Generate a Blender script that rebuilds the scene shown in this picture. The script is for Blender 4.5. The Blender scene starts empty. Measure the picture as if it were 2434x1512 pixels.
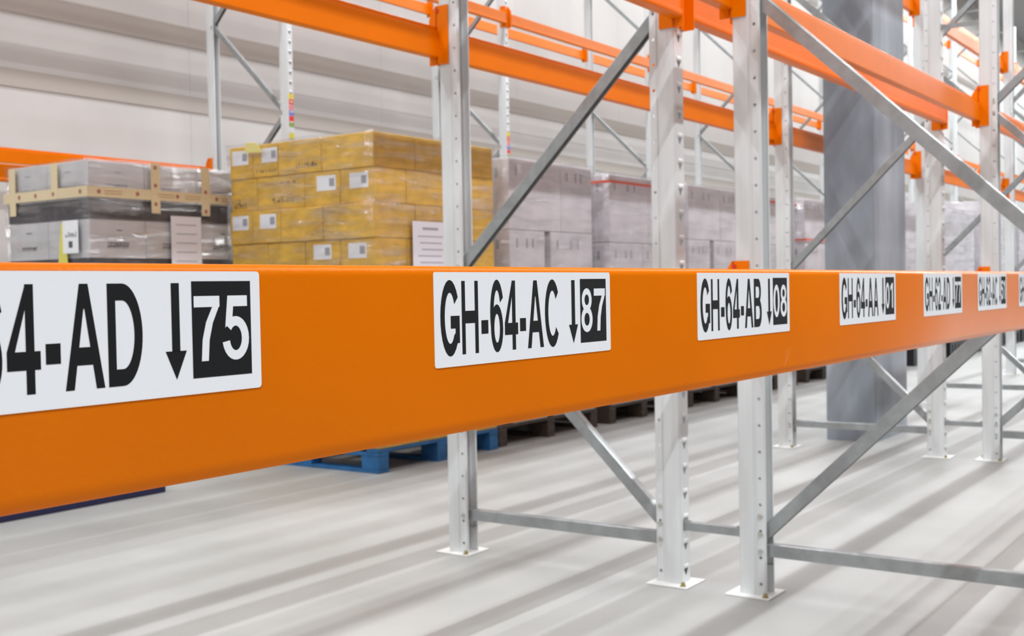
import bpy, bmesh, math, random
from mathutils import Vector, Matrix

random.seed(7)
S = bpy.context.scene
C = S.collection

# ------------------------------------------------------------------ camera
YAW, PITCH, ROLL = 0.61008, 0.02463, -0.01852
F_PX = 2748.2
CAM_H = 1.125
fw = Vector((math.cos(YAW), math.sin(YAW), 0)); rt = Vector((math.sin(YAW), -math.cos(YAW), 0)); up = Vector((0, 0, 1))
f2 = fw * math.cos(PITCH) - up * math.sin(PITCH)
u2 = up * math.cos(PITCH) + fw * math.sin(PITCH)
r3 = rt * math.cos(ROLL) + u2 * math.sin(ROLL)
u3 = u2 * math.cos(ROLL) - rt * math.sin(ROLL)
cd = bpy.data.cameras.new('camera')
cam = bpy.data.objects.new('camera', cd); C.objects.link(cam)
m3 = Matrix((r3, u3, -f2)).transposed()
cam.matrix_world = Matrix.Translation((0, 0, CAM_H)) @ m3.to_4x4()
cd.sensor_fit = 'HORIZONTAL'; cd.sensor_width = 36
cd.lens = F_PX * 36 / 2434
cd.clip_start = 0.02; cd.clip_end = 200
cd.dof.use_dof = True; cd.dof.focus_distance = 0.92; cd.dof.aperture_fstop = 19
S.camera = cam

# ------------------------------------------------------------------ world, lights, exposure
w = bpy.data.worlds.new('world'); S.world = w; w.use_nodes = True
w.node_tree.nodes['Background'].inputs[0].default_value = (0.9, 0.95, 1, 1)
w.node_tree.nodes['Background'].inputs[1].default_value = 0.3
S.view_settings.view_transform = 'Standard'; S.view_settings.look = 'None'
S.view_settings.exposure = 0.2; S.view_settings.gamma = 1
S.view_settings.use_curve_mapping = False

CEIL = 10.5
def strip_light(y, power, x0=-8, x1=58, col=(0.93, 0.97, 1.0), width=0.12, z=CEIL - 0.45):
    d = bpy.data.lights.new('strip_lamp', 'AREA'); d.shape = 'RECTANGLE'
    d.size = x1 - x0; d.size_y = width; d.energy = power; d.color = col
    o = bpy.data.objects.new('strip_lamp', d); C.objects.link(o)
    o.location = ((x0 + x1) / 2, y, z)
    return o
for y, pw in ((-1.65, 1600), (-3.2, 4350), (2.1, 400), (5.7, 1000), (7.0, 2400)):
    strip_light(y, pw)

# ------------------------------------------------------------------ geometry numbers
P = 3.7
X0 = 3.934
YC = 1.682; YD = 0.6506
YB = 2.019; YA = 3.026
YF = 8.0; YG = 9.02
PW, PD = 0.08, 0.102        # upright section
BO = 0.095                    # beam outer face from upright centre
BD = 0.05                     # beam depth
BH = 0.133                    # beam height
PITCH_H = 0.0955

# ------------------------------------------------------------------ materials
MATS = {}
def mat(name, col, rough=0.5, metal=0.0, spec=0.5, noise=0.0, nscale=20.0, bump=0.0, bscale=200.0, coat=0.0, stretch=None, col2=None):
    m = bpy.data.materials.new(name); m.use_nodes = True
    nt = m.node_tree; b = nt.nodes['Principled BSDF']
    b.inputs['Base Color'].default_value = (*col, 1); b.inputs['Roughness'].default_value = rough
    b.inputs['Metallic'].default_value = metal
    b.inputs['Specular IOR Level'].default_value = spec
    b.inputs['Coat Weight'].default_value = coat
    tc = nt.nodes.new('ShaderNodeTexCoord')
    src = tc.outputs['Object']
    if stretch:
        mp = nt.nodes.new('ShaderNodeMapping'); mp.inputs['Scale'].default_value = stretch
        nt.links.new(src, mp.inputs[0]); src = mp.outputs[0]
    if noise or col2:
        n = nt.nodes.new('ShaderNodeTexNoise'); n.inputs['Scale'].default_value = nscale; n.inputs['Detail'].default_value = 4
        nt.links.new(src, n.inputs['Vector'])
        r = nt.nodes.new('ShaderNodeValToRGB')
        r.color_ramp.elements[0].position = 0.35; r.color_ramp.elements[1].position = 0.65
        c2 = col2 if col2 else tuple(min(1, c * (1 + noise)) for c in col)
        c1 = col if col2 else tuple(c * (1 - noise) for c in col)
        r.color_ramp.elements[0].color = (*c1, 1); r.color_ramp.elements[1].color = (*c2, 1)
        nt.links.new(n.outputs[0], r.inputs[0]); nt.links.new(r.outputs[0], b.inputs['Base Color'])
    if bump:
        n2 = nt.nodes.new('ShaderNodeTexNoise'); n2.inputs['Scale'].default_value = bscale; n2.inputs['Detail'].default_value = 3
        nt.links.new(src, n2.inputs['Vector'])
        bp = nt.nodes.new('ShaderNodeBump'); bp.inputs['Strength'].default_value = bump; bp.inputs['Distance'].default_value = 0.002
        nt.links.new(n2.outputs[0], bp.inputs['Height']); nt.links.new(bp.outputs[0], b.inputs['Normal'])
    MATS[name] = m
    return m
M_orange = mat('orange_paint', (0.85, 0.185, 0.0), 0.30, spec=0.25, noise=0.03, nscale=6, bump=0.12, bscale=260)
M_orange.node_tree.nodes['Principled BSDF'].inputs['Specular Tint'].default_value = (1, 0.75, 0.5, 1)
M_galv = mat('galvanised_steel', (0.72, 0.74, 0.745), 0.42, metal=0.1, noise=0.05, nscale=14, stretch=(1, 1, 0.15))
M_brace = mat('zinc_brace', (0.34, 0.36, 0.365), 0.27, metal=0.35, noise=0.08, nscale=25)
M_bolt = mat('zinc_bolt', (0.55, 0.55, 0.5), 0.35, metal=0.7)
M_plate = mat('white_base_plate', (0.82, 0.82, 0.80), 0.5)
M_brass = mat('anchor_brass', (0.42, 0.36, 0.16), 0.4, metal=0.6)
M_red = mat('red_plastic', (0.65, 0.03, 0.02), 0.4)
M_white = mat('white_sticker', (0.86, 0.86, 0.89), 0.35, bump=0.03, bscale=500)
M_black = mat('black_print', (0.008, 0.008, 0.009), 0.6, spec=0.2)
M_wall = mat('wall_panel_paint', (0.59, 0.57, 0.55), 0.6, noise=0.05, nscale=0.8)
M_shadow = mat('painted_shadow_tone', (0.43, 0.39, 0.35), 0.5)  # darker wall tone, shadow bands put into the colour
M_ceil = mat('ceiling_paint', (0.3, 0.3, 0.3), 0.7)
M_dark = mat('dark_hall_paint', (0.12, 0.12, 0.12), 0.7)
M_col = mat('grey_column_paint', (0.20, 0.225, 0.26), 0.6, col2=(0.42, 0.46, 0.51), nscale=2.0, stretch=(1, 1, 0.35))
M_card = mat('brown_cardboard', (0.72, 0.42, 0.045), 0.65, noise=0.14, nscale=9, stretch=(1, 1, 3), bump=0.1, bscale=60)
M_cardW = mat('white_carton', (0.62, 0.60, 0.60), 0.6, noise=0.06, nscale=6)
M_cardG = mat('pale_grey_carton', (0.66, 0.62, 0.64), 0.6, noise=0.08, nscale=5)
M_cardB = mat('dark_printed_band', (0.055, 0.048, 0.055), 0.5, noise=0.4, nscale=14)
M_ink = mat('grey_ink', (0.10, 0.10, 0.11), 0.6)
M_inkl = mat('pale_grey_ink', (0.34, 0.34, 0.38), 0.6)
M_brownink = mat('brown_ink', (0.28, 0.15, 0.06), 0.6)
M_inkr = mat('faded_red_ink', (0.40, 0.16, 0.13), 0.6)
M_paper = mat('white_paper', (0.76, 0.74, 0.80), 0.5)
M_tape = mat('cream_tape', (0.70, 0.57, 0.36), 0.4)
M_tapered = mat('red_stripe', (0.66, 0.12, 0.07), 0.5)
M_yel = mat('yellow_slip', (0.72, 0.66, 0.12), 0.5)
M_wood = mat('pallet_wood', (0.065, 0.048, 0.036), 0.75, noise=0.35, nscale=12, stretch=(1, 6, 6))
M_blue = mat('blue_painted_wood', (0.02, 0.13, 0.33), 0.6, noise=0.2, nscale=10)
M_navy = mat('dark_blue_plastic', (0.010, 0.012, 0.06), 0.5)
M_crate = mat('black_plastic', (0.008, 0.008, 0.013), 0.45)

def floor_mat():
    m = bpy.data.materials.new('pale_concrete_floor'); m.use_nodes = True
    nt = m.node_tree; b = nt.nodes['Principled BSDF']
    tc = nt.nodes.new('ShaderNodeTexCoord')
    n = nt.nodes.new('ShaderNodeTexNoise'); n.inputs['Scale'].default_value = 1.3; n.inputs['Detail'].default_value = 8
    nt.links.new(tc.outputs['Object'], n.inputs['Vector'])
    r = nt.nodes.new('ShaderNodeValToRGB'); r.color_ramp.elements[0].position = 0.3; r.color_ramp.elements[1].position = 0.7
    r.color_ramp.elements[0].color = (0.34, 0.34, 0.325, 1); r.color_ramp.elements[1].color = (0.43, 0.43, 0.415, 1)
    nt.links.new(n.outputs[0], r.inputs[0]); nt.links.new(r.outputs[0], b.inputs['Base Color'])
    n2 = nt.nodes.new('ShaderNodeTexNoise'); n2.inputs['Scale'].default_value = 3.0; n2.inputs['Detail'].default_value = 6
    nt.links.new(tc.outputs['Object'], n2.inputs['Vector'])
    mr = nt.nodes.new('ShaderNodeMapRange'); mr.inputs['To Min'].default_value = 0.34; mr.inputs['To Max'].default_value = 0.55
    nt.links.new(n2.outputs[0], mr.inputs['Value']); nt.links.new(mr.outputs[0], b.inputs['Roughness'])
    b.inputs['Specular IOR Level'].default_value = 0.4
    return m
M_floor = floor_mat()

def film_mat():
    m = bpy.data.materials.new('stretch_film'); m.use_nodes = True
    nt = m.node_tree; nt.nodes.remove(nt.nodes['Principled BSDF'])
    out = nt.nodes['Material Output']
    tr = nt.nodes.new('ShaderNodeBsdfTransparent'); tr.inputs[0].default_value = (0.96, 0.96, 0.97, 1)
    gl = nt.nodes.new('ShaderNodeBsdfGlossy'); gl.inputs['Roughness'].default_value = 0.12
    df = nt.nodes.new('ShaderNodeBsdfDiffuse'); df.inputs[0].default_value = (0.8, 0.8, 0.82, 1)
    tc = nt.nodes.new('ShaderNodeTexCoord')
    mp = nt.nodes.new('ShaderNodeMapping'); mp.inputs['Scale'].default_value = (1.2, 1.2, 9)
    n = nt.nodes.new('ShaderNodeTexNoise'); n.inputs['Scale'].default_value = 3; n.inputs['Detail'].default_value = 5; n.inputs['Distortion'].default_value = 0.8
    nt.links.new(tc.outputs['Object'], mp.inputs[0]); nt.links.new(mp.outputs[0], n.inputs['Vector'])
    bp = nt.nodes.new('ShaderNodeBump'); bp.inputs['Strength'].default_value = 1.0; bp.inputs['Distance'].default_value = 0.07
    nt.links.new(n.outputs[0], bp.inputs['Height']); nt.links.new(bp.outputs[0], gl.inputs['Normal'])
    m1 = nt.nodes.new('ShaderNodeMixShader'); m1.inputs[0].default_value = 0.11
    n3 = nt.nodes.new('ShaderNodeTexNoise'); n3.inputs['Scale'].default_value = 2.2; n3.inputs['Detail'].default_value = 4
    nt.links.new(mp.outputs[0], n3.inputs['Vector'])
    mr = nt.nodes.new('ShaderNodeMapRange'); mr.inputs['From Min'].default_value = 0.45; mr.inputs['From Max'].default_value = 0.72; mr.inputs['To Min'].default_value = 0.05; mr.inputs['To Max'].default_value = 0.42
    nt.links.new(n3.outputs[0], mr.inputs['Value']); nt.links.new(mr.outputs[0], m1.inputs[0])
    nt.links.new(tr.outputs[0], m1.inputs[1]); nt.links.new(gl.outputs[0], m1.inputs[2])
    m2 = nt.nodes.new('ShaderNodeMixShader'); m2.inputs[0].default_value = 0.012
    nt.links.new(m1.outputs[0], m2.inputs[1]); nt.links.new(df.outputs[0], m2.inputs[2])
    nt.links.new(m2.outputs[0], out.inputs[0])
    return m
M_film = film_mat()

# ------------------------------------------------------------------ mesh helpers
class MB:
    def __init__(s): s.v = []; s.f = []
    def add(s, vs, fs):
        o = len(s.v); s.v += [tuple(v) for v in vs]; s.f += [tuple(i + o for i in f) for f in fs]
        return s
    def box(s, x0, x1, y0, y1, z0, z1):
        vs = [(x, y, z) for z in (z0, z1) for (x, y) in ((x0, y0), (x1, y0), (x1, y1), (x0, y1))]
        return s.add(vs, [(0, 3, 2, 1), (4, 5, 6, 7), (0, 1, 5, 4), (1, 2, 6, 5), (2, 3, 7, 6), (3, 0, 4, 7)])
    def prism_x(s, prof, x0, x1, cap=True):      # prof: (y,z) ring, counter-clockwise seen from +x
        n = len(prof)
        vs = [(x0, y, z) for y, z in prof] + [(x1, y, z) for y, z in prof]
        fs = [(i, n + i, n + (i + 1) % n, (i + 1) % n)[::-1] for i in range(n)]
        if cap: fs += [tuple(range(n))[::-1], tuple(range(n, 2 * n))]
        return s.add(vs, fs)
    def prism_z(s, prof, z0, z1):
        n = len(prof)
        vs = [(x, y, z0) for x, y in prof] + [(x, y, z1) for x, y in prof]
        fs = [(i, (i + 1) % n, n + (i + 1) % n, n + i) for i in range(n)]
        fs += [tuple(range(n))[::-1], tuple(range(n, 2 * n))]
        return s.add(vs, fs)
    def cyl(s, p, axis, r, L, n=10):
        a = Vector(axis).normalized(); t = a.orthogonal().normalized(); b = a.cross(t)
        p = Vector(p)
        ring = [(t * math.cos(2 * math.pi * i / n) + b * math.sin(2 * math.pi * i / n)) * r for i in range(n)]
        vs = [p + q for q in ring] + [p + a * L + q for q in ring]
        fs = [(i, (i + 1) % n, n + (i + 1) % n, n + i) for i in range(n)]
        fs += [tuple(range(n))[::-1], tuple(range(n, 2 * n))]
        return s.add(vs, fs)
    def mesh(s, name, m, smooth=False):
        me = bpy.data.meshes.new(name); me.from_pydata(s.v, [], s.f); me.update()
        if m: me.materials.append(m)
        if smooth:
            for p in me.polygons: p.use_smooth = True
        return me
    def obj(s, name, m, parent=None, loc=None, smooth=False, bevel=0, seg=2):
        me = s.mesh(name, m, smooth)
        bm = bmesh.new(); bm.from_mesh(me)
        bmesh.ops.recalc_face_normals(bm, faces=bm.faces)
        if bevel:
            bmesh.ops.bevel(bm, geom=list(bm.edges), offset=bevel, segments=seg, affect='EDGES', profile=0.5)
        bm.to_mesh(me); bm.free()
        o = bpy.data.objects.new(name, me); C.objects.link(o)
        if parent: o.parent = parent
        if loc: o.location = loc
        return o

def tag(o, label=None, cat=None, group=None, kind=None):
    if cat and not kind: kind = 'thing'
    if label: o['label'] = label
    if cat: o['category'] = cat
    if group: o['group'] = group
    if kind: o['kind'] = kind
    return o
def empty(name, loc=(0, 0, 0), rz=0):
    o = bpy.data.objects.new(name, None); o.empty_display_size = 0.1
    C.objects.link(o); o.location = loc; o.rotation_euler = (0, 0, rz)
    return o
def inst(src, parent, loc=None, rz=None):
    c = src.copy(); C.objects.link(c); c.parent = parent
    if loc is not None: c.location = loc
    if rz is not None: c.rotation_euler = (0, 0, rz)
    return c
def copy_tree(o, parent=None, loc=None, rz=None):
    c = o.copy(); C.objects.link(c)
    if parent: c.parent = parent
    if loc is not None: c.location = loc
    if rz is not None: c.rotation_euler = (0, 0, rz)
    for ch in list(o.children): copy_tree(ch, c)
    return c
def struct(o):
    o['kind'] = 'structure'; return o

# ------------------------------------------------------------------ the building
WX0, WX1, WY0, WY1 = -10, 62, -9, 9.62
struct(MB().box(WX0 - 0.2, WX1 + 0.2, WY0 - 0.2, WY1 + 0.2, -0.2, 0).obj('floor', M_floor))
struct(MB().box(WX0 - 0.2, WX1 + 0.2, WY0 - 0.2, WY1 + 0.2, CEIL, CEIL + 0.2).obj('ceiling', M_ceil))
def panel_wall():
    mb = MB(); x = WX0
    while x < WX1:
        x1 = min(x + 3.0, WX1)
        mb.box(x + 0.0015, x1 - 0.0015, WY1, WY1 + 0.12, 0, CEIL); x = x1
    mb.box(WX0, WX1, WY1 + 0.012, WY1 + 0.2, 0, CEIL)
    return struct(mb.obj('wall_back', M_wall))
panel_wall()
struct(MB().box(WX1, WX1 + 0.2, WY0, WY1, 0, CEIL).obj('wall_right', M_wall))
struct(MB().box(WX0 - 0.2, WX0, WY0, WY1, 0, CEIL).obj('wall_left', M_wall))
struct(MB().box(WX0, WX1, WY0 - 0.2, WY0, 0, CEIL).obj('wall_front', M_dark))
# beam shadows on the long wall, put in as shallow darker strips
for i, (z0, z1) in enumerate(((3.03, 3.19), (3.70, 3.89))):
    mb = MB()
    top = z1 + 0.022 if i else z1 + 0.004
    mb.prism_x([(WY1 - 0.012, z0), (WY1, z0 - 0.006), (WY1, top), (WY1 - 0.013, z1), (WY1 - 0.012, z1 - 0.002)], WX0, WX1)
    struct(mb.obj('shadow_band_%d' % (i + 1), M_shadow))
# concrete column standing in the rear rack
COLX, COLY = 8.115, 2.56
colm = MB().prism_z([(0.012, 0), (0.74, 0), (0.752, 0.012), (0.752, 0.35), (0.74, 0.362), (0.012, 0.362), (0, 0.35), (0, 0.012)], 0, CEIL)
co = colm.obj('column', M_col, loc=(COLX, COLY, 0)); tag(co, 'wide mottled blue-grey building column standing inside the rear rack bay', 'column')

# ------------------------------------------------------------------ uprights
def upright_mesh(hole_side, height=9.2):
    mb = MB()
    def strip(p, q, cells, hole=None, z0=0.0):
        # p,q: xy corners of a vertical strip ; hole: list of (s,t) about the cell centre
        p = Vector((*p, 0)); q = Vector((*q, 0)); L = (q - p).length; d = (q - p) / L
        if not hole:
            mb.add([p, q, q + Vector((0, 0, height)), p + Vector((0, 0, height))], [(0, 1, 2, 3)]); return
        n = int(height / PITCH_H)
        for k in range(n):
            za = k * PITCH_H; zb = (k + 1) * PITCH_H if k < n - 1 else height
            zc = za + PITCH_H / 2
            out = [(0, za), (L / 2, za), (L, za), (L, zc), (L, zb), (L / 2, zb), (0, zb), (0, zc)]
            ins = [(L / 2 + a, zc + b) for a, b in hole]
            vs = [p + d * a + Vector((0, 0, b)) for a, b in out] + [p + d * a + Vector((0, 0, b)) for a, b in ins]
            mb.add(vs, [(i, (i + 1) % 8, 8 + (i + 1) % 8, 8 + i) for i in range(8)])
    tear = [(-0.004, -0.014), (0, -0.016), (0.004, -0.014), (0.0115, 0.0), (0.016, 0.010), (0, 0.012), (-0.016, 0.010), (-0.0115, 0.0)]
    rnd = [(0.0062 * math.cos(math.radians(a)), 0.0062 * math.sin(math.radians(a))) for a in (225, 270, 315, 0, 45, 90, 135, 180)]
    hx = PW / 2; hy = PD / 2
    half = [(0.030, -hy), (hx - 0.004, -hy), (hx, -hy + 0.004), (hx, -0.045), 'h', (hx, -0.021), (hx - 0.004, -0.018), (hx - 0.004, -0.010), (hx, -0.007), (hx, 0.020), (hx - 0.002, 0.030), (hx - 0.003, hy - 0.005), (hx - 0.008, hy)]
    pts = []; flags = []
    hole_next = False
    for p in half:
        if p == 'h': hole_next = True; continue
        pts.append(p); flags.append(hole_next); hole_next = False
    # right side going outwards, then outer face, then left side mirrored
    for i in range(len(pts) - 1):
        strip(pts[i], pts[i + 1], 0, rnd if flags[i + 1] and hole_side > 0 else None)
        a, b = pts[i + 1], pts[i]
        strip((-a[0], a[1]), (-b[0], b[1]), 0, rnd if flags[i + 1] and hole_side < 0 else None)
    e = pts[-1]
    strip(e, (0.021, hy), 0); strip((0.021, hy), (-0.021, hy), 0, tear); strip((-0.021, hy), (-e[0], hy), 0)
    me = mb.mesh('upright', M_galv)
    bm = bmesh.new(); bm.from_mesh(me)
    bmesh.ops.remove_doubles(bm, verts=bm.verts, dist=0.0001)
    bm.to_mesh(me); bm.free()
    o = bpy.data.objects.new('upright_source', me); C.objects.link(o)
    md = o.modifiers.new('s', 'SOLIDIFY'); md.thickness = 0.0022; md.offset = 0
    bpy.context.view_layer.update()
    dg = bpy.context.evaluated_depsgraph_get()
    me2 = bpy.data.meshes.new_from_object(o.evaluated_get(dg))
    bpy.data.objects.remove(o); me2.name = 'upright'
    # pressed lip above every slot
    bm = bmesh.new(); bm.from_mesh(me2)
    for k in range(int(height / PITCH_H)):
        z = k * PITCH_H + PITCH_H / 2 + 0.013
        vs = [bm.verts.new(v) for v in ((-0.019, hy, z), (0.019, hy, z), (0.019, hy + 0.0055, z + 0.002), (-0.019, hy + 0.0055, z + 0.002),
              (0.017, hy + 0.0055, z + 0.009), (-0.017, hy + 0.0055, z + 0.009), (0.017, hy, z + 0.018), (-0.017, hy, z + 0.018))]
        for f in ((0, 1, 2, 3), (3, 2, 4, 5), (5, 4, 6, 7), (0, 3, 5, 7), (1, 6, 4, 2)): bm.faces.new([vs[i] for i in f])
    bm.to_mesh(me2); bm.free()
    return me2
ME_UP = upright_mesh(-1)
ME_UP_TURNED = upright_mesh(1)
def me_of(mb, name, m, bevel=0):
    o = mb.obj(name, m, bevel=bevel); me = o.data; bpy.data.objects.remove(o); return me
ME_FOOT = me_of(MB().box(-0.075, 0.085, -0.075, 0.095, 0.0, 0.006), 'foot_plate', M_plate, 0.002)
def foot_channel():
    mb = MB(); t = 0.003
    mb.box(-0.033, 0.033, 0.018, 0.018 + t, 0.006, 0.105)
    mb.box(-0.033, -0.033 + t, -0.05, 0.018, 0.006, 0.105); mb.box(0.033 - t, 0.033, -0.05, 0.018, 0.006, 0.105)
    return mb
ME_FCH = me_of(foot_channel(), 'foot_bracket', M_galv)
def anchor():
    mb = MB()
    mb.cyl((0, 0, 0.006), (0, 0, 1), 0.012, 0.003, 12); mb.cyl((0, 0, 0.0089), (0, 0, 1), 0.008, 0.012, 6)
    return mb
ME_ANC = me_of(anchor(), 'anchor_bolt', M_brass)
def node_bolt():
    mb = MB()
    mb.cyl((-PW / 2 - 0.0005, -0.033, 0), (-1, 0, 0), 0.009, 0.008, 6)
    return mb
ME_NB = me_of(node_bolt(), 'bolt', M_bolt)

def brace_mb(y0, z0, y1, z1, wd=0.046, dp=0.036, xc=0.0, t=0.003):
    a = Vector((0, y0, z0)); b = Vector((0, y1, z1)); d = (b - a).normalized(); n = Vector((0, -d.z, d.y)) * (wd / 2)
    h2 = wd / 2; r = 0.005
    arc = lambda cx, cs, a0, a1: [(cx + r * math.cos(math.radians(a0 + (a1 - a0) * i / 3)), (cs + r * math.sin(math.radians(a0 + (a1 - a0) * i / 3))) / h2) for i in range(4)]
    if n.z < 0: n = -n
    # U section, closed side up, open side down, rolled corners
    prof = arc(-dp / 2 + r, h2 - r, 180, 90) + arc(dp / 2 - r, h2 - r, 90, 0)
    prof += [(dp / 2, -1), (dp / 2 - t, -1), (dp / 2 - t, 1 - t / h2), (-dp / 2 + t, 1 - t / h2), (-dp / 2 + t, -1), (-dp / 2, -1)]
    k = len(prof)
    vs = [a + n * s + Vector((xc + x, 0, 0)) for x, s in prof] + [b + n * s + Vector((xc + x, 0, 0)) for x, s in prof]
    fs = [(i, (i + 1) % k, k + (i + 1) % k, k + i) for i in range(k)]
    # caps as quads of the channel section
    for o in (0, k):
        fs += [tuple(o + i for i in range(k))]
    return MB().add(vs, fs)

_brace_cache = {}
def frame(x, y_near, y_far, label, start_near, group=None, zs0=0.22, step=0.93, gap=0.075, top=9.0, bw=0.046, feet=True):
    """rack end frame: uprights at y_near (faces -y) and y_far (faces +y); zigzag starts on the near or far upright"""
    root = empty('rack_ladder', (x, y_near, 0))
    tag(root, label, 'rack frame', group)
    dep = y_far - y_near
    key = (round(dep, 3), start_near, zs0, step, bw)
    for (yy, rz) in ((0, math.pi), (dep, 0)):
        o = bpy.data.objects.new('upright', ME_UP_TURNED if rz else ME_UP); C.objects.link(o); o.parent = root
        o.location = (0, yy, 0); o.rotation_euler = (0, 0, rz)
        if feet:
            for nm, me, lc in (('foot_plate', ME_FOOT, (0, 0, 0)), ('foot_bracket', ME_FCH, (0, 0, 0)), ('anchor_bolt', ME_ANC, (-0.058, -0.055, 0)), ('anchor_bolt', ME_ANC, (0.064, 0.07, 0))):
                c = bpy.data.objects.new(nm, me); C.objects.link(c); c.parent = o; c.location = lc
        far_up = (rz == 0)
        inner = (far_up != start_near)
        zs = [0.168]; z = zs0 if inner else zs0 + step
        while z < min(top, 4.6): zs += [z + 0.01, z + gap]; z += 2 * step + gap
        for z in zs:
            c = bpy.data.objects.new('bolt', ME_NB); C.objects.link(c); c.parent = o
            # heads sit on the side facing -x in the world
            c.location = (0, 0, z)
            if rz: c.rotation_euler = (0, math.pi, 0)
    if key not in _brace_cache:
        L = []
        e = 0.03
        L.append(('horizontal_brace', me_of(brace_mb(e, 0.168, dep - e, 0.168, bw), 'horizontal_brace', M_brace)))
        z = zs0; side = start_near
        while z + step < top:
            ya, yb = (e, dep - e) if side else (dep - e, e)
            L.append(('diagonal_brace', me_of(brace_mb(ya, z, yb, z + step - gap * 0, bw), 'diagonal_brace', M_brace)))
            z += step + gap; side = not side
        L.append(('horizontal_brace', me_of(brace_mb(e, top + 0.08, dep - e, top + 0.08, bw), 'horizontal_brace', M_brace)))
        _brace_cache[key] = L
    for nm, me in _brace_cache[key]:
        o = bpy.data.objects.new(nm, me); C.objects.link(o); o.parent = root
    return root

# ------------------------------------------------------------------ beams (local: x from 0..L, y outward, z up from beam underside)
def rounded(y0, y1, z0, z1, rs, n):
    # ring ccw seen from +x with y to the right? order: (y0,z0)->(y1,z0)->(y1,z1)->(y0,z1)
    pts = []
    for (cx, cz, a0, r) in ((y0, z0, 180, rs[0]), (y1, z0, 270, rs[1]), (y1, z1, 0, rs[2]), (y0, z1, 90, rs[3])):
        sx = 1 if cx == y0 else -1; sz = 1 if cz == z0 else -1
        for i in range(n + 1):
            a = math.radians(a0 + 90 * i / n)
            pts.append((cx + sx * r + r * math.cos(a), cz + sz * r + r * math.sin(a)))
    return pts
def beam_profile(n=3, stepped=True):
    y0, y1 = BO - BD, BO
    r = 0.009
    ring = rounded(y0, y1, 0, BH, (0.004, r + 0.002, 0.008, 0.004), n)
    if stepped:
        # inner side (y0) gets a ledge near the top; outer side a shallow fold near the bottom
        out = []
        for (y, z) in ring: out.append((y, z))
        k = (n + 1) * 4
        fold = [(y1, 0.024), (y1 - 0.0025, 0.027)]
        up_ = [(y1 - 0.0025, BH - 0.02)]
        lower = out[:2 * (n + 1)]
        top_out = [(y - 0.0025, z) for y, z in out[2 * (n + 1):3 * (n + 1)]]
        top_in = [(y + 0.014, z) for y, z in out[3 * (n + 1):]]
        ledge = [(y0 + 0.014, BH - 0.022), (y0 + 0.001, BH - 0.022), (y0, BH - 0.024)]
        return lower + fold + top_out + top_in + ledge
    return ring
GAPC = 0.004
def bracket_mb(L):
    """end connector at x = L side (+x end): plate on the upright side + flange over the upright face"""
    t = 0.004; mb = MB()
    z0, z1 = -0.032, 0.218
    mb.box(L - t, L, -0.005, BO + 0.001, z0, BH + 0.01)
    mb.prism_x([(-0.005, BH + 0.01), (BO + 0.001, BH + 0.01), (BO + 0.001, BH + 0.03), (PD / 2 + 0.0105, z1), (-0.005, z1)], L - t, L)
    mb.box(L, L + 0.035, PD / 2 + 0.0065, PD / 2 + 0.0105, z0, z1)
    mb.box(L - t, L, PD / 2, PD / 2 + 0.0105, z0, z1)
    return mb
def pin_mb(L):
    return MB().box(L - 0.01, L - 0.004, PD / 2 - 0.006, PD / 2 + 0.006, 0.19, 0.205)
_beam_cache = {}
def beam(xa, xb, yc, z, outward, label, group=None, stepped=True, n=3, pins=True):
    """beam between frame lines xa<xb whose uprights are centred on y=yc ; outward +1 / -1"""
    L = (xb - xa) - PW - 0.006
    key = (round(L, 3), stepped, n)
    if key not in _beam_cache:
        b = me_of(MB().prism_x(beam_profile(n, stepped), -L / 2 + 0.004, L / 2 - 0.004), 'beam_body', M_orange)
        c1 = me_of(bracket_mb(L / 2), 'end_connector', M_orange)
        p1 = me_of(pin_mb(L / 2), 'safety_pin', M_red)
        mb2 = bracket_mb(L / 2); mb2.v = [(-x, y, zz) for x, y, zz in mb2.v]
        c2 = me_of(mb2, 'end_connector', M_orange)
        mb3 = pin_mb(L / 2); mb3.v = [(-x, y, zz) for x, y, zz in mb3.v]
        p2 = me_of(mb3, 'safety_pin', M_red)
        _beam_cache[key] = (b, c1, c2, p1, p2)
    b, c1, c2, p1, p2 = _beam_cache[key]
    root = empty('rack_beam', ((xa + xb) / 2, yc, z), 0 if outward > 0 else math.pi)
    tag(root, label, 'rack beam', group)
    for nm, me, pn in (('beam_body', b, None), ('end_connector', c1, p1), ('end_connector', c2, p2)):
        o = bpy.data.objects.new(nm, me); C.objects.link(o); o.parent = root
        if pn and pins:
            q = bpy.data.objects.new('safety_pin', pn); C.objects.link(q); q.parent = o
            tag(q, 'small red locking pin')
    return root

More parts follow.
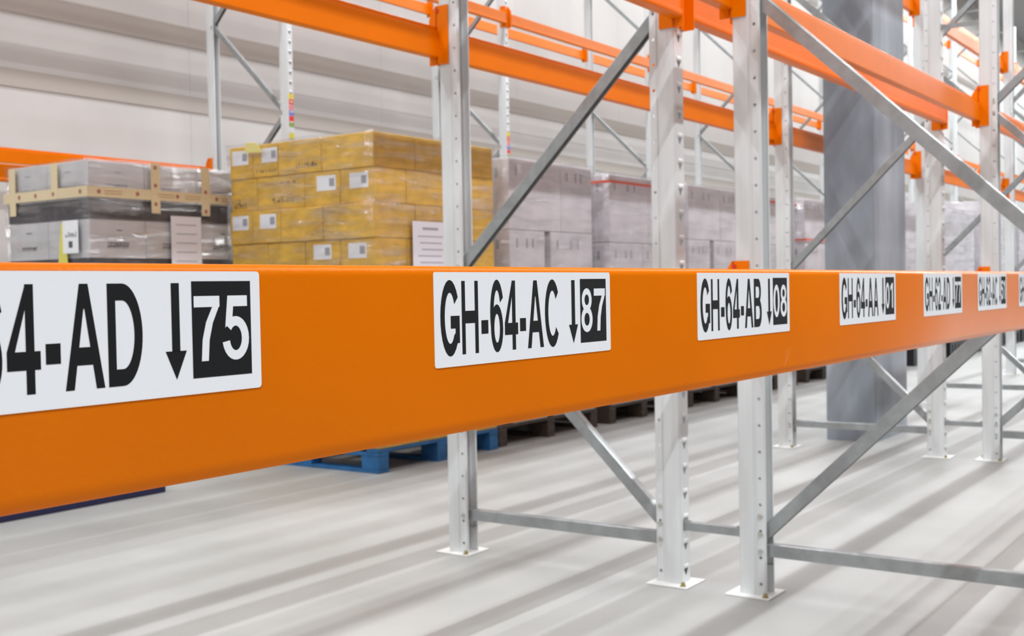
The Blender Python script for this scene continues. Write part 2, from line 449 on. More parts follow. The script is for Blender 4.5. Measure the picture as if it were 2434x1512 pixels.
# ------------------------------------------------------------------ location labels on the front beam
def earc(cx, cy, rx, ry, a0, a1, n=18):
    return [(cx + rx * math.cos(math.radians(a0 + (a1 - a0) * i / n)), cy + ry * math.sin(math.radians(a0 + (a1 - a0) * i / n))) for i in range(n + 1)]
def band(outer, inner):        # quad strip between two equally long polylines
    return [[outer[i], outer[i + 1], inner[i + 1], inner[i]] for i in range(len(outer) - 1)]
def rsec(cx, cy, rx, ry, ix, iy, a0, a1, n=22, icy=None):
    return band(earc(cx, cy, rx, ry, a0, a1, n), earc(cx, cy if icy is None else icy, ix, iy, a0, a1, n))
def R(x0, y0, x1, y1): return [[(x0, y0), (x1, y0), (x1, y1), (x0, y1)]]
def glyph(c):
    """pieces in a box 1 wide x 1 high (cap height)"""
    if c == 'H': return R(0, 0, .21, 1) + R(.79, 0, 1, 1) + R(.2, .42, .8, .59)
    if c == '-': return R(0, .26, 1, .45)
    if c == 'G':
        g = rsec(.5, .5, .5, .515, .275, .345, 33, 318)
        g += R(.53, .36, 1, .53) + R(.78, .16, 1, .4)
        g += [[(.5 + .5 * math.cos(math.radians(318)), .5 + .515 * math.sin(math.radians(318))), (1, .17), (.99, .3), (.78, .3), (.5 + .275 * math.cos(math.radians(318)), .5 + .345 * math.sin(math.radians(318)))]]
        return g
    if c == 'C': return rsec(.52, .5, .52, .515, .29, .345, 38, 322)
    if c == 'D':
        o = [(0, 1)] + earc(.42, .5, .58, .5, 90, -90, 24) + [(0, 0)]
        i = [(.23, .835)] + earc(.42, .5, .34, .335, 90, -90, 24) + [(.23, .165)]
        return band(o, i) + R(0, 0, .23, 1)
    if c == 'A':
        return [[(0, 0), (.22, 0), (.5, .80), (.39, 1)], [(1, 0), (.78, 0), (.5, .80), (.61, 1)], [(.39, 1), (.61, 1), (.5, .75)], [(.2, .23), (.8, .23), (.74, .40), (.26, .40)]]
    if c == 'B':
        g = R(0, 0, .24, 1)
        g += band([(.2, 1)] + earc(.56, .745, .36, .255, 90, -90, 16) + [(.2, .49)], [(.2, .835)] + earc(.56, .72, .13, .115, 90, -90, 16) + [(.2, .605)])
        g += band([(.2, .60)] + earc(.60, .295, .40, .295, 90, -90, 16) + [(.2, 0)], [(.2, .435)] + earc(.58, .30, .17, .135, 90, -90, 16) + [(.2, .165)])
        return g
    if c == '4':
        return R(.56, 0, .82, 1) + R(0, .22, 1, .39) + [[(0, .22), (0, .39), (.58, 1), (.72, 1), (.60, .82), (.24, .39)]]
    if c == '6':
        g = rsec(.52, .325, .48, .34, .22, .205, 0, 360, 30)
        g += rsec(.54, .53, .54, .485, .27, .335, 28, 200)
        g += [[(0, .53), (.04, .325), (.3, .325), (.27, .53)]]
        return g
    if c == '2':
        g = rsec(.5, .70, .48, .315, .21, .16, 172, -25)
        g += [[(.935, .565), (.69, .63), (.02, .1), (.02, 0), (.25, 0), (.5, .22)]] + [[(.935, .565), (.5, .22), (.3, .1), (.3, .2)]] + R(.02, 0, .97, .18)
        return g
    if c == '7':
        return R(0, .83, 1, 1) + [[(.72, .84), (1, .86), (.72, .58), (.58, .32), (.53, 0), (.26, 0), (.31, .33), (.46, .60)]]
    if c == '5':
        g = R(.2, .83, .95, 1) + [[(.17, 1), (.42, 1), (.34, .60), (.06, .50)]]
        g += rsec(.47, .33, .53, .345, .24, .195, 140, -170)
        return g
    if c == '8':
        return rsec(.5, .74, .44, .27, .20, .125, 0, 360, 30) + rsec(.5, .285, .5, .30, .235, .15, 0, 360, 30)
    if c == '0': return rsec(.5, .5, .5, .515, .22, .355, 0, 360, 36)
    if c == '1': return R(.47, 0, .75, 1) + [[(.10, .68), (.10, .85), (.50, 1), (.56, 1), (.52, .80)]]
    return []
def put(mb, ch, x, z, wd, ht, y):
    # drawn on the plane y = const, seen from -y
    for q, poly in enumerate(glyph(ch)):
        vs = [(x + a * wd, y - 4e-7 * (q % 60), z + b * ht) for a, b in poly]
        mb.add(vs, [tuple(range(len(vs)))])
# measured left/right of each glyph on the 0.27 m wide label (metres from the label's left edge)
SLOT = [(.0075, .0320), (.0350, .0570), (.0610, .0705), (.0735, .0915), (.0940, .1135), (.1165, .1255), (.1280, .1530), (.1555, .1790)]
LBL = [(0.2455, 0.5132, 'GH-64-AD', '75', 'first'), (0.6903, 0.9579, 'GH-64-AC', '87', ''), (1.1466, 1.4128, 'GH-64-AB', '08', ''),
       (1.6019, 1.8639, 'GH-64-AA', '01', ''), (2.0241, 2.2824, 'GH-62-AD', '77', ''), (2.4061, 2.6609, 'GH-62-AC', '51', ''), (2.7877, 3.045, 'GH-62-AB', '', '')]
YFACE = YD - BO
Z_LB, Z_LT = 1.0655, 1.1395
FRONT_Z = 1.0112
XL, XR = X0 - P, X0
front = beam(XL, XR, YD, FRONT_Z, -1, 'big orange beam carrying the row of white location labels', stepped=False, n=8)
body = [c for c in front.children if c.name.startswith('beam_body')][0]
body.data = body.data.copy()
for p in body.data.polygons: p.use_smooth = True
def world_child(mb, name, m, root, smooth=False):
    """build in world coordinates, then hang under root"""
    o = mb.obj(name, m); o.parent = root
    inv = Matrix.Translation(root.location) @ Matrix.Rotation(root.rotation_euler.z, 4, 'Z')
    o.matrix_parent_inverse = inv.inverted()
    return o
for xa, xb, txt, num, _ in LBL:
    s = (xb - xa) / 0.27
    mb = MB(); yb = YFACE - 0.0001; yf = YFACE - 0.0005; rr = 0.0025
    ring = []
    for cx, cz, a0 in ((xa + rr, Z_LB + rr, 180), (xb - rr, Z_LB + rr, 270), (xb - rr, Z_LT - rr, 0), (xa + rr, Z_LT - rr, 90)):
        for i in range(5):
            a = math.radians(a0 + 22.5 * i); ring.append((cx + rr * math.cos(a), cz + rr * math.sin(a)))
    n = len(ring)
    mb.add([(x, yf, z) for x, z in ring] + [(x, yb, z) for x, z in ring], [tuple(range(n))] + [tuple(range(n, 2 * n))[::-1]] + [(i, n + i, n + (i + 1) % n, (i + 1) % n) for i in range(n)])
    lab = world_child(mb, 'location_label', M_white, front)
    tag(lab, 'white location label reading %s with arrow and number box' % txt)
    def sub(mb, name, m):
        o = mb.obj(name, m); o.parent = lab
        inv = Matrix.Translation(front.location) @ Matrix.Rotation(front.rotation_euler.z, 4, 'Z')
        o.matrix_parent_inverse = Matrix.Identity(4)
        return o
    zb, zt = 1.0745, 1.1325
    mb = MB(); y = yf - 0.0001
    for ch, (a, b) in zip(txt, SLOT):
        wd = (b - a)
        put(mb, ch, xa + a * s, zb, wd * s, zt - zb, y)
    # arrow
    ax = xa + 0.2028 * s
    mb.add([(ax - 0.003 * s, y, zt), (ax - 0.003 * s, y, 1.092), (ax + 0.003 * s, y, 1.092), (ax + 0.003 * s, y, zt)], [(0, 1, 2, 3)])
    mb.add([(ax - 0.0078 * s, y, 1.0922), (ax, y, 1.0752), (ax + 0.0078 * s, y, 1.0922)], [(0, 1, 2)])
    sub(mb, 'lettering', M_black)
    bx0, bx1 = xa + 0.2150 * s, xa + 0.2620 * s
    mb = MB(); mb.add([(bx0, y, 1.0750), (bx1, y, 1.0750), (bx1, y, 1.1335), (bx0, y, 1.1335)], [(0, 1, 2, 3)])
    sub(mb, 'number_box', M_black)
    if num:
        mb = MB(); y2 = y - 0.0001
        put(mb, num[0], xa + 0.2165 * s, 1.0850, 0.0200 * s, 0.0395, y2)
        put(mb, num[1], xa + 0.2395 * s, 1.0850, 0.0205 * s, 0.0395, y2)
        sub(mb, 'number_digits', M_white)
# thin pale scratches in the paint near the underside
mb = MB()
for (x, z, l, sl) in ((1.395, 1.022, 0.022, 0.5), (1.40, 1.027, 0.018, 0.9)):
    mb.add([(x, YFACE - 0.00015, z), (x + 0.0008, YFACE - 0.00015, z), (x + l * sl + 0.0008, YFACE - 0.00015, z + l), (x + l * sl, YFACE - 0.00015, z + l)], [(0, 1, 2, 3)])
M_scr = mat('pale_scratch', (0.85, 0.38, 0.10), 0.5)
tag(world_child(mb, 'scratch', M_scr, front), 'pale scratches in the orange paint')

# ------------------------------------------------------------------ front rack (C-D) and rear rack (A-B)
NTH = {-1: 'beyond the left edge', 0: 'nearest', 1: 'second', 2: 'third', 3: 'fourth', 4: 'fifth'}
CDX = {-1: X0 - P, 0: X0, 1: X0 + P, 2: X0 + 2 * P}
CDL = {-1: 'grey steel frame holding the near end of the labelled orange beam',
       0: 'grey steel frame with big diagonal braces, its plain post rising behind the AB label',
       1: 'grey steel frame of the labelled rack, second along, beside the grey column',
       2: 'grey steel frame of the labelled rack, third along, past the grey column'}
for k, x in CDX.items(): frame(x, YD, YC, CDL[k], False)
ABX = {-1: X0 - P, 0: X0, 1: X0 + P, 2: 11.02, 3: 14.72, 4: 18.42}
ABL = {-1: 'grey steel frame of the slotted-post rack, in front of the dark blue pallet',
       0: 'grey steel frame with the slotted post, its other post hiding part of the brown cartons',
       1: 'grey steel frame of the slotted-post rack, standing against the grey column',
       2: 'grey steel frame of the slotted-post rack, first one past the grey column',
       3: 'grey steel frame of the slotted-post rack, second one past the grey column',
       4: 'grey steel frame of the slotted-post rack, third one past the grey column'}
for k, x in ABX.items(): frame(x, YB, YA, ABL[k], True)
Z2 = 2.118
LV = [(Z2, 'second-level'), (3.62, 'third-level'), (5.5, 'fourth-level'), (7.4, 'fifth-level')]
def bays(xs): 
    ks = sorted(xs); return [(ks[i], ks[i + 1]) for i in range(len(ks) - 1)]
BAYN = {-1: 'bay over the white labels', 0: 'bay before the grey column', 1: 'bay past the grey column'}
BAYA = {-1: 'bay before the brown cartons', 0: 'bay up to the grey column', 1: 'bay behind the grey column', 2: 'first bay past the grey column', 3: 'second bay past the grey column'}
for a, b in bays(CDX):
    beam(CDX[a], CDX[b], YC, 0.995, 1, 'orange first-level beam, inner side of the labelled rack, %s' % BAYN[a])
    for z, nm in LV:
        beam(CDX[a], CDX[b], YC, z, 1, 'orange %s beam, inner side of the labelled rack, %s' % (nm, BAYN[a]))
        if a != 0 or True:
            beam(CDX[a], CDX[b], YD, z, -1, 'orange %s beam, outer side of the labelled rack, %s' % (nm, BAYN[a]))
    if a >= 0:
        beam(CDX[a], CDX[b], YD, FRONT_Z, -1, 'orange first-level beam, outer side of the labelled rack, %s' % BAYN[a])
for a, b in bays(ABX):
    for z, nm in LV:
        if a != 1:
            beam(ABX[a], ABX[b], YB, z, -1, 'orange %s beam, near side of the slotted rack, %s' % (nm, BAYA[a]))
        beam(ABX[a], ABX[b], YA, z, 1, 'orange %s beam, far side of the slotted rack, %s' % (nm, BAYA[a]))
# row spacers between the two racks
def spacer(x, z, label):
    r = empty('row_spacer', (x, YC + PD / 2, z)); tag(r, label, 'row spacer')
    L = (YB - PD / 2) - (YC + PD / 2)
    MB().box(-0.016, 0.016, 0.003, L - 0.003, -0.002, 0.0).obj('spacer_bar', M_brace, r)
    mb = MB(); mb.box(-0.016, -0.013, 0.003, L - 0.003, -0.03, -0.002); mb.box(-0.02, 0.02, 0.0005, 0.003, -0.032, 0.01); mb.box(-0.02, 0.02, L - 0.003, L - 0.0005, -0.032, 0.01)
    mb.obj('spacer_flange', M_brace, r)
    mb = MB()
    for y in (0.018, L - 0.018): mb.cyl((0, y, 0.0), (0, 0, 1), 0.006, 0.007, 6)
    mb.obj('bolt', M_bolt, r)
SPN = {-1: 'near end of the labelled beam', 0: 'beside the slotted post', 1: 'beside the grey column'}
for k in (-1, 0, 1):
    for z, h in ((0.236, 'low'), (2.75, 'high'), (5.6, 'topmost')):
        spacer(X0 + P * k, z, '%s zinc spacer bar joining two racks back to back, %s' % (h, SPN[k]))

# ------------------------------------------------------------------ far rack against the wall (F front, G back)
FX = [X0, 7.80, 11.36, 15.05, 18.75, 22.45, 25.0, 28.2, 32.3, 36.0, 39.7, 43.4]
ORD = ['first', 'second', 'third', 'fourth', 'fifth', 'sixth', 'seventh', 'eighth', 'ninth', 'tenth', 'eleventh', 'twelfth']
for i, x in enumerate(FX):
    frame(x, YF, YG, 'grey steel frame of the wall rack, %s from the near end' % ORD[i] + (', with coloured label strip' if i in (1, 2) else ''), True, zs0=0.93, step=0.93, gap=0.03, bw=0.05)
beam(FX[0], FX[1], YF, 1.985, -1, 'orange front beam of the wall rack, low, behind the black and white cartons')
beam(FX[0], FX[1], YG, 2.27, 1, 'orange rear beam of the wall rack, low, behind the black and white cartons')
for i in range(len(FX) - 1):
    beam(FX[i], FX[i + 1], YF, 4.28, -1, 'orange front beam of the wall rack, middle height, %s bay from the near end' % ORD[i])
    beam(FX[i], FX[i + 1], YG, 4.56, 1, 'orange rear beam of the wall rack, middle height, %s bay from the near end' % ORD[i])
    beam(FX[i], FX[i + 1], YF, 7.85, -1, 'orange front beam of the wall rack, top height, %s bay from the near end' % ORD[i])
    beam(FX[i], FX[i + 1], YG, 8.1, 1, 'orange rear beam of the wall rack, top height, %s bay from the near end' % ORD[i])
STRIP = [((0.75, 0.62, 0.05), 'yellow'), ((0.72, 0.09, 0.04), 'red'), ((0.75, 0.25, 0.25), 'pink'), ((0.18, 0.2, 0.55), 'blue'), ((0.75, 0.03, 0.03), 'red'), ((0.25, 0.36, 0.06), 'green'), ((0.75, 0.75, 0.78), 'white'), ((0.8, 0.72, 0.04), 'yellow')]
for i in (1, 2):
    r = empty('label_strip', (FX[i], YF - PD / 2 - 0.003, 2.585))
    tag(r, 'vertical strip of coloured labels on the %s post of the wall rack' % ('leftmost visible front' if i == 1 else 'second visible front'), 'label strip', None)
    MB().box(-0.034, 0.034, 0.0, 0.0015, 0, 0.425).obj('backing', M_white, r)
    z = 0.425
    for j, (c, nm) in enumerate(STRIP):
        h = 0.053
        m = MATS.get('strip_' + nm + str(j)) or mat('strip_' + nm + str(j), c, 0.5)
        tag(MB().box(-0.032, 0.032, -0.0012, -0.0002, z - h + 0.002, z - 0.001).obj('colour_field', m, r), '%s label field' % nm)
        z -= h
    
# ------------------------------------------------------------------ pallets and loads in the far aisle
def pallet(x, y, lx, ly, m, label, h=0.15):
    r = empty('pallet', (x, y, 0)); tag(r, label, 'pallet')
    n = 7; bw = 0.1
    for i in range(n):
        yy = (ly - bw) * i / (n - 1)
        MB().box(0, lx, yy, yy + bw, h - 0.022, h).obj('deck_board', m, r, bevel=0.003, seg=1)
    for i in range(3):
        xx = (lx - 0.1) * i / 2
        MB().box(xx, xx + 0.1, 0, ly, h - 0.044, h - 0.0222).obj('stringer_board', m, r, bevel=0.002, seg=1)
        MB().box(xx, xx + 0.1, 0, ly, 0, 0.022).obj('bottom_board', m, r, bevel=0.002, seg=1)
        for j in range(3):
            yy = (ly - 0.145) * j / 2
            MB().box(xx + 0.001, xx + 0.099, yy + 0.001, yy + 0.144, 0.0222, h - 0.0442).obj('block', m, r, bevel=0.003, seg=1)
    return r
def film(x0, x1, y0, y1, z0, z1, label):
    g = 0.012
    bm = bmesh.new()
    bmesh.ops.create_cube(bm, size=1)
    for v in bm.verts:
        v.co = Vector(((x0 - g) if v.co.x < 0 else (x1 + g), (y0 - g) if v.co.y < 0 else (y1 + g), z0 if v.co.z < 0 else z1 + g))
    bmesh.ops.delete(bm, geom=[f for f in bm.faces if f.normal.z < -0.5], context='FACES')
    bmesh.ops.subdivide_edges(bm, edges=bm.edges, cuts=11, use_grid_fill=True)
    rnd = random.Random(int(x0 * 100))
    for v in bm.verts:
        c = v.co
        d = 0.004 * math.sin(c.z * 31 + c.x * 7) + 0.003 * math.sin(c.z * 67 + c.y * 9) + rnd.uniform(-0.002, 0.002)
        n = Vector((0, 0, 0))
        if abs(c.x - (x0 - g)) < 1e-4: n.x = -1
        if abs(c.x - (x1 + g)) < 1e-4: n.x = 1
        if abs(c.y - (y0 - g)) < 1e-4: n.y = -1
        if abs(c.y - (y1 + g)) < 1e-4: n.y = 1
        if abs(c.z - (z1 + g)) < 1e-4: n.z = 1
        v.co += n * max(-0.006, min(0.006, d))
    me = bpy.data.meshes.new('stretch_wrap'); bm.to_mesh(me); bm.free(); me.materials.append(M_film)
    for p in me.polygons: p.use_smooth = True
    o = bpy.data.objects.new('stretch_wrap', me); C.objects.link(o)
    tag(o, label, 'stretch wrap'); return o
def sheet(mb_parent, name, face, u0, u1, z0, z1, pos, m, label=None, thick=0.0012):
    """flat sheet on a face: face 'x' = plane x=pos (seen from -x), u along y ; face 'y' = plane y=pos (seen from -y), u along x"""
    if face == 'y': o = MB().box(u0, u1, pos - thick, pos - 0.0002, z0, z1).obj(name, m, mb_parent)
    else: o = MB().box(pos - thick, pos - 0.0002, u0, u1, z0, z1).obj(name, m, mb_parent)
    if label: tag(o, label)
    return o
def marks(parent, name, face, pos, rects, m, thick=0.0006, off=0.0014):
    mb = MB()
    for (u0, u1, z0, z1) in rects:
        if face == 'y': mb.box(u0, u1, pos - off - thick, pos - off, z0, z1)
        else: mb.box(pos - off - thick, pos - off, u0, u1, z0, z1)
    return mb.obj(name, m, parent)
def carton_mesh(lx, ly, h, m):
    return me_of(MB().box(0.002, lx - 0.002, 0.002, ly - 0.002, 0.0008, h - 0.0008), 'carton', m, 0.006)
def scribble(u0, z0, wd, ht, n, seed):
    """strokes of a marker pen as thin rectangles"""
    r = random.Random(seed); out = []
    for i in range(n):
        u = u0 + wd * i / n
        a = r.uniform(0.3, 1.0) * ht
        out.append((u, u + 0.006, z0, z0 + a))
        if r.random() < 0.7: out.append((u, u + wd / n * 0.8, z0 + a * r.uniform(0.2, 0.9), z0 + a * r.uniform(0.2, 0.9) + 0.006))
    return out

LAY = ['top', 'second', 'third', 'fourth', 'fifth', 'sixth', 'seventh', 'eighth', 'bottom']
# brown cardboard load on the blue pallet
bx, by, bL, bW = 5.36, 4.765, 1.25, 1.30
pallet(bx - 0.01, by, bL + 0.02, bW, M_blue, 'blue painted wooden pallet under the brown carton stack')
rows = 9; rh = (2.118 - 0.15) / rows
_cm = {}
for r in range(rows):
    zt = 2.118 - r * rh; z0 = zt - rh
    # seams along the left (x) face and front (y) face
    sY = [[0, 0.447, 0.838, 1.08, 1.30], [0, 0.294, 0.607, 1.044, 1.30], [0, 0.432, 0.814, 1.085, 1.30], [0, 0.301, 0.607, 0.95, 1.30]][r % 4]
    sX = [0.40, 0.83, 1.25] if r % 2 == 0 else [0.30, 0.74, 1.25]
    jag = [0.006, 0.012, -0.004, 0.008, -0.008, 0.004, 0.008, 0, 0.004][r]
    for i in range(len(sY) - 1):
        y0, y1 = sY[i], sY[i + 1]
        lx = sX[0]
        key = (round(lx, 3), round(y1 - y0, 3), round(rh, 3))
        if key not in _cm: _cm[key] = carton_mesh(lx, y1 - y0, rh, M_card)
        o = bpy.data.objects.new('carton', _cm[key]); C.objects.link(o); o.location = (bx + jag, by + y0 + 0.001, z0)
        tag(o, 'brown carton on the blue pallet, %s layer, left face, %s from the corner' % (LAY[r], ORD[i]), 'carton', 'brown cartons on the blue pallet')
        # white shipping labels and marker writing where the photo shows them (along y, above the carton's foot)
        pos = 0.002
        for (u0, u1) in {(0, 2): [(0.842, 0.988)], (0, 3): [(1.118, 1.274)], (1, 0): [(0.057, 0.211)], (1, 1): [(0.33, 0.495)], (2, 2): [(0.857, 1.008)], (2, 3): [(1.118, 1.274)], (3, 0): [(0.078, 0.229)], (3, 1): [(0.377, 0.532)], (5, 1): [(0.33, 0.47)], (6, 2): [(0.857, 1.0)]}.get((r, i), []):
            u0 -= y0; u1 -= y0; zz = rh - 0.028
            sheet(o, 'shipping_label', 'x', u0, u1, zz - 0.095, zz, pos, M_white, 'white printed shipping label')
            marks(o.children[-1], 'print', 'x', pos, [(u0 + 0.012, u0 + 0.055, zz - 0.07, zz - 0.02)], M_inkl)
        for (u, z, wd, ht, n, sd, m) in {(0, 1): [(0.04, 0.035, 0.20, 0.045, 8, 3, M_ink)], (0, 2): [(0.02, 0.03, 0.20, 0.03, 7, 13, M_brownink)],
                (1, 2): [(0.10, 0.04, 0.20, 0.05, 8, 5, M_ink), (0.08, 0.16, 0.30, 0.03, 11, 9, M_brownink)], (1, 3): [(0.11, 0.02, 0.12, 0.09, 6, 8, M_black)]}.get((r, i), []):
            marks(o, 'marker_writing', 'x', pos, scribble(u, z, wd, ht, n, sd), m, off=0)
    for i in range(len(sX) - 1):
        x0, x1 = sX[i], sX[i + 1]
        ly = 0.42
        key = (round(x1 - x0, 3), ly, round(rh, 3))
        if key not in _cm: _cm[key] = carton_mesh(x1 - x0, ly, rh, M_card)
        o = bpy.data.objects.new('carton', _cm[key]); C.objects.link(o); o.location = (bx + x0 + 0.001 + max(jag, 0), by + 0.001, z0)
        tag(o, 'brown carton on the blue pallet, %s layer, wrapped front side, %s from the corner' % (LAY[r], ORD[i + 1]), 'carton', 'brown cartons on the blue pallet')
film(bx, bx + bL + 0.01, by, by + bW, 0.16, 2.118, 'clear stretch wrap around the brown carton stack')
# big paper sheet on the wrapped front side
r_ = empty('delivery_note', (bx + 0.335, by - 0.0225, 1.175)); tag(r_, 'large white printed sheet stuck on the front of the brown carton stack', 'paper sheet')
sheet(r_, 'paper', 'y', 0, 0.36, 0, 0.40, 0, M_paper)
marks(r_, 'print', 'y', 0, [(0.10, 0.26, 0.345, 0.362)] + [(0.05 + 0.02 * (k % 3), 0.31 - 0.015 * (k % 2), 0.30 - 0.042 * k, 0.307 - 0.042 * k) for k in range(6)], M_inkl)
# folded yellow paper on the left face, top layer
yp = empty('yellow_paper', (bx - 0.0245, by + 0.95, 2.06)); tag(yp, 'pale yellow folded paper on the top edge of the brown cartons', 'paper slip')
M_py = mat('pale_yellow_paper', (0.72, 0.62, 0.22), 0.6)
MB().add([(0, 0, 0), (-0.003, 0.17, 0.01), (-0.003, 0.15, 0.075), (-0.001, 0.05, 0.065), (0.0015, 0, 0.002), (0, 0.17, 0.012), (0, 0.15, 0.077), (0.001, 0.05, 0.067)], [(0, 1, 2, 3), (4, 7, 6, 5), (0, 4, 5, 1), (1, 5, 6, 2), (2, 6, 7, 3), (3, 7, 4, 0)]).obj('paper', M_py, yp)

# black and white cartons, further back on the left
wx, wy, wL, wW = 4.352, 6.20, 1.26, 0.86
pallet(wx, wy, wL, wW, M_wood, 'wooden pallet under the black and white carton stack')
wh = (1.975 - 0.15) / 5
def bw_carton(lx, ly, name='carton'):
    me = me_of(MB().box(0.002, lx - 0.002, 0.002, ly - 0.002, 0.002, wh - 0.002), 'carton', M_cardW, 0.005)
    return me
sXw = [0, 0.42, 0.84, 1.26]; sYw = [0, 0.43, 0.86]
mew = bw_carton(0.42, 0.43)
WN = ['left', 'middle', 'right']
for r in range(5):
    zt = 1.975 - r * wh; z0 = zt - wh
    for i in range(3):
        for j in range(2):
            o = bpy.data.objects.new('carton', mew); C.objects.link(o); o.location = (wx + sXw[i], wy + sYw[j], z0)
            tag(o, 'white carton with dark printed base band, %s layer, %s row, %s of three' % (['top', 'second', 'third', 'fourth', 'bottom'][r], ['front', 'rear'][j], WN[i]), 'carton', 'black and white cartons')
            bh = 0.125
            b = MB().box(0.0008, 0.4192, 0.0008, 0.4292, 0.004, bh).obj('printed_band', M_cardB, o); tag(b, 'dark printed base band')
            if j == 0:
                marks(o, 'printed_logo', 'y', 0.0018, scribble(0.13, 0.185, 0.16, 0.035, 12, 4) + [(0.13, 0.29, 0.20, 0.205), (0.13, 0.29, 0.215, 0.222), (0.2, 0.24, 0.295, 0.302)], M_ink if r else M_inkl, off=0)
            if i == 0:
                marks(o, 'printed_logo', 'x', 0.0018, scribble(0.13, 0.185, 0.16, 0.035, 10, 6) + [(0.13, 0.29, 0.20, 0.208), (0.18, 0.24, 0.295, 0.302)], M_ink if r else M_inkl, off=0)
film(wx, wx + wL, wy, wy + wW, 0.16, 1.975, 'clear stretch wrap around the black and white carton stack')
# printed cream tape: bands round the top layer
tp = empty('warning_tape', (wx, wy, 1.70)); tag(tp, 'cream packing tape with red dots round the top of the black and white cartons', 'tape')
g = 0.021
MB().box(-g, wL + g, -g - 0.001, -g, 0.045, 0.11).obj('front_band', M_tape, tp)
MB().box(-g - 0.001, -g, -g, wW + g, 0.045, 0.11).obj('side_band', M_tape, tp)
for x in (0.45, 0.86): MB().box(x, x + 0.07, -g - 0.0022, -g - 0.0012, -0.04, 0.285).obj('upright_band', M_tape, tp)
for y in (0.28, 0.74): MB().box(-g - 0.0022, -g - 0.0012, y, y + 0.07, -0.04 if y > 0.5 else 0.045, 0.27).obj('upright_band', M_tape, tp)
dots = MB()
for x in (0.06, 0.345, 0.66, 0.99, 1.18): dots.cyl((x, -g - 0.0022, 0.078), (0, -1, 0), 0.014, 0.001, 10)
for z in (0.255, 0.14, 0.02): dots.cyl((0.485, -g - 0.0022, z), (0, -1, 0), 0.014, 0.001, 10)
for z in (0.12, -0.01): dots.cyl((0.895, -g - 0.0022, z), (0, -1, 0), 0.014, 0.001, 10)
for y in (0.05, 0.33, 0.52, 0.70): dots.cyl((-g - 0.0022, y, 0.078), (-1, 0, 0), 0.014, 0.001, 10)
dots.obj('red_dots', M_inkr, tp)
marks(tp, 'print', 'y', -g, [(x, x + 0.13, 0.066, 0.07) for x in (0.1, 0.5, 0.72, 1.03)] + [(x, x + 0.13, 0.083, 0.087) for x in (0.1, 0.5, 0.72, 1.03)], mat('faded_brown_ink', (0.5, 0.28, 0.16), 0.6), off=0.0022)
# sheets on that stack
s1 = empty('delivery_note', (wx + 0.60, wy - 0.022, 1.25)); tag(s1, 'tall white printed sheet on the front of the black and white cartons', 'paper sheet')
sheet(s1, 'paper', 'y', 0, 0.25, 0, 0.40, 0, M_paper)
marks(s1, 'print', 'y', 0, [(0.04, 0.21, 0.10 + 0.06 * k, 0.106 + 0.06 * k) for k in range(5)], M_inkl)
s2 = empty('delivery_note', (wx - 0.022, wy + 0.08, 1.40)); tag(s2, 'small white label with dark print near the black and white cartons\' corner', 'paper sheet')
sheet(s2, 'paper', 'x', 0, 0.16, 0, 0.205, 0, M_white)
marks(s2, 'print', 'x', 0, scribble(0.02, 0.10, 0.12, 0.035, 8, 2) + [(0.06, 0.10, 0.035, 0.075)], M_ink)
s3 = empty('yellow_slip', (wx - 0.0195, wy + 0.06, 1.18)); tag(s3, 'yellow-green slip hanging beneath the small white label', 'paper slip')
MB().add([(0, 0.165, 0.42), (0, 0.20, 0.41), (0, 0.26, 0.0), (0, 0.12, 0.0), (-0.001, 0.165, 0.42), (-0.001, 0.20, 0.41), (-0.001, 0.26, 0.0), (-0.001, 0.12, 0.0)], [(0, 1, 2, 3), (7, 6, 5, 4), (0, 4, 5, 1), (1, 5, 6, 2), (2, 6, 7, 3), (3, 7, 4, 0)]).obj('paper', M_yel, s3)

# low dark blue plastic pallet in front of it
r = empty('plastic_pallet', (3.07, 5.43, 0)); tag(r, 'dark blue plastic pallet on the floor at the left', 'pallet')
MB().box(0, 1.2, 0, 0.7, 0.11, 0.14).obj('deck', M_navy, r, bevel=0.006)
for y in (0, 0.3, 0.6): MB().box(0.0, 1.2, y, y + 0.1, 0, 0.1095).obj('runner', M_navy, r, bevel=0.005)

# pale grey carton stacks along the aisle
STK = [  # x0, x1, top z, wooden pallet x0, stripe, tier split z, seams
    (6.86, 8.02, 2.085, 6.68, 0, 1.56), (8.30, 9.42, 2.065, 8.25, 1, 1.50), (9.75, 10.92, 2.07, 9.70, 0, 1.56), (11.25, 12.40, 2.07, 11.2, 1, 1.55), (12.72, 13.85, 2.10, 12.7, 2, 1.6),
    (14.25, 15.35, 2.12, 14.2, 0, 1.6), (15.75, 17.25, 2.27, 15.7, 0, 1.6), (17.6, 18.45, 2.2, 17.6, 0, 1.6), (18.7, 20.6, 2.27, 18.7, 0, 1.7), (21.0, 22.3, 2.5, 20.9, 0, 1.7), (22.6, 23.9, 2.5, 22.6, 0, 1.7), (24.2, 25.5, 2.5, 24.2, 0, 1.7)]
WORD = ['in the stack behind the long brace', 'in the red-edged stack behind the slotted post', 'in the stack between the two nearest posts', 'in the stack left of the grey column', 'in the red-banded stack beside the grey column',
        'in the stack hidden by the grey column', 'in the first stack right of the grey column', 'in the second stack right of the grey column', 'in the third stack right of the grey column', 'in the fourth stack right of the grey column', 'in the fifth stack right of the grey column', 'in the furthest stack of the aisle']
SY0, SD = 4.80, 1.05
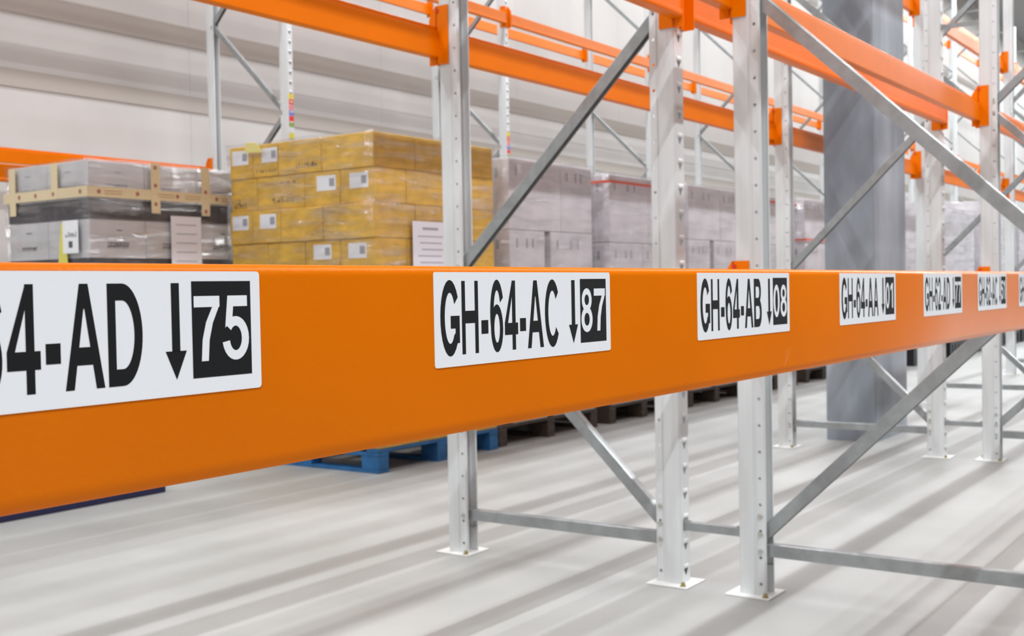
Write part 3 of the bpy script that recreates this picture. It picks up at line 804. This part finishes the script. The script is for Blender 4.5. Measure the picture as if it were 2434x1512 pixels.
for si, (x0, x1, zt, px, stripe, zs) in enumerate(STK):
    dark = si >= 6
    if dark:
        r = empty('plastic_pallet', (x0 - 0.05, 4.42 + 0.02, 0)); tag(r, 'black plastic pallet under the pale cartons %s' % WORD[si], 'pallet')
        MB().box(0, x1 - x0 + 0.1, 0, 1.3, 0.19, 0.24).obj('deck', M_crate, r, bevel=0.006)
        for y in (0, 0.58, 1.16): MB().box(0, x1 - x0 + 0.1, y, y + 0.14, 0, 0.03).obj('runner', M_crate, r, bevel=0.004)
        k = 6
        for i in range(k):
            xx = (x1 - x0 - 0.02) * i / (k - 1)
            for y in (0, 0.58, 1.16): MB().box(xx, xx + 0.12, y + 0.002, y + 0.138, 0.0305, 0.1895).obj('foot', M_crate, r)
        base = 0.24
    else:
        pallet(px, SY0 - 0.0, x1 - px + 0.03, SD + 0.05, M_wood, 'weathered wooden pallet under the pale cartons %s' % WORD[si]); base = 0.15
    tiers = [(zs, zt), ((base + zs) / 2, zs), (base, (base + zs) / 2)]
    for ti, (za, zb) in enumerate(tiers):
        h = zb - za
        wdt = x1 - x0
        if ti == 0: seams = [0, 0.60 * wdt, wdt]
        else: seams = [0, 0.40 * wdt, 0.47 * wdt, wdt] if si in (0, 2) else [0, 0.5 * wdt, wdt]
        for i in range(len(seams) - 1):
            if seams[i + 1] - seams[i] < 0.2: continue
            for j in range(2):
                yy = SY0 + j * SD / 2
                lx = seams[i + 1] - seams[i]
                # the near row sits flush, the box right of the gap stands slightly back
                o = MB().box(0.002, lx - 0.002, 0.002, SD / 2 - 0.002, 0.001, h - 0.001).obj('carton', M_cardG, bevel=0.008)
                o.location = (x0 + seams[i], yy, za)
                tag(o, 'pale carton, %s tier, %s %s, %s' % (['top', 'middle', 'bottom'][ti], ['front', 'rear'][j], 'left' if i == 0 else 'right', WORD[si]), 'carton', 'pale cartons along the far aisle')
                if j == 0 and si < 6 and ti < 2:
                    rr = random.Random(si * 31 + ti * 7 + i)
                    rec = [(u, u + 0.022, h - 0.13, h - 0.06) for u in (0.08, lx * 0.45, lx * 0.62)]
                    rec2 = [(u, u + 0.06, 0.09, 0.15) for u in (0.12, lx * 0.6)]
                    marks(o, 'printed_symbols', 'y', 0.0018, rec + (rec2 if ti else []), M_inkl, off=0)
                    if i == 0: marks(o, 'printed_symbols', 'x', 0.0018, [(0.1, 0.13, h - 0.14, h - 0.07), (0.36, 0.385, h - 0.15, h - 0.06)], M_inkl, off=0)
    film(x0, x1, SY0, SY0 + SD, base + 0.01, zt, 'clear stretch wrap around the pale cartons %s' % WORD[si])
    if stripe:
        t = empty('red_band', (x0, SY0, (zt - 0.075) if stripe == 1 else 1.62)); tag(t, 'thin red band round the pale cartons %s' % WORD[si], 'strap')
        MB().box(-0.024, x1 - x0 + 0.024, -0.024, -0.0225, 0, 0.022).obj('front_band', M_tapered, t)
        MB().box(-0.024, -0.0225, -0.024, SD + 0.02, 0, 0.022).obj('side_band', M_tapered, t)

# repeats of one kind share a group
for o in list(C.objects):
    if o.parent is None and 'label' in o and 'group' not in o:
        k = o.name.split('.')[0]; l = o['label']
        if k in ('rack_beam', 'rack_ladder'):
            part = 'labelled rack' if ('labelled' in l or 'AB label' in l or 'white location labels' in l) else 'wall rack' if 'wall rack' in l else 'slotted-post rack'
            o['group'] = ('orange beams' if k == 'rack_beam' else 'steel frames') + ' of the ' + part
        elif k == 'row_spacer': o['group'] = 'row spacers between the racks'
        elif k == 'label_strip': o['group'] = 'coloured label strips'
        elif k == 'pallet' and 'pale cartons' in l: o['group'] = 'wooden pallets under the pale cartons'
        elif k == 'plastic_pallet' and 'black' in l: o['group'] = 'black plastic pallets'
        elif k == 'stretch_wrap': o['group'] = 'stretch wraps round the stacks'
        elif k == 'delivery_note': o['group'] = 'paper sheets on the stacks'
        elif k == 'red_band': o['group'] = 'red bands on the pale cartons'
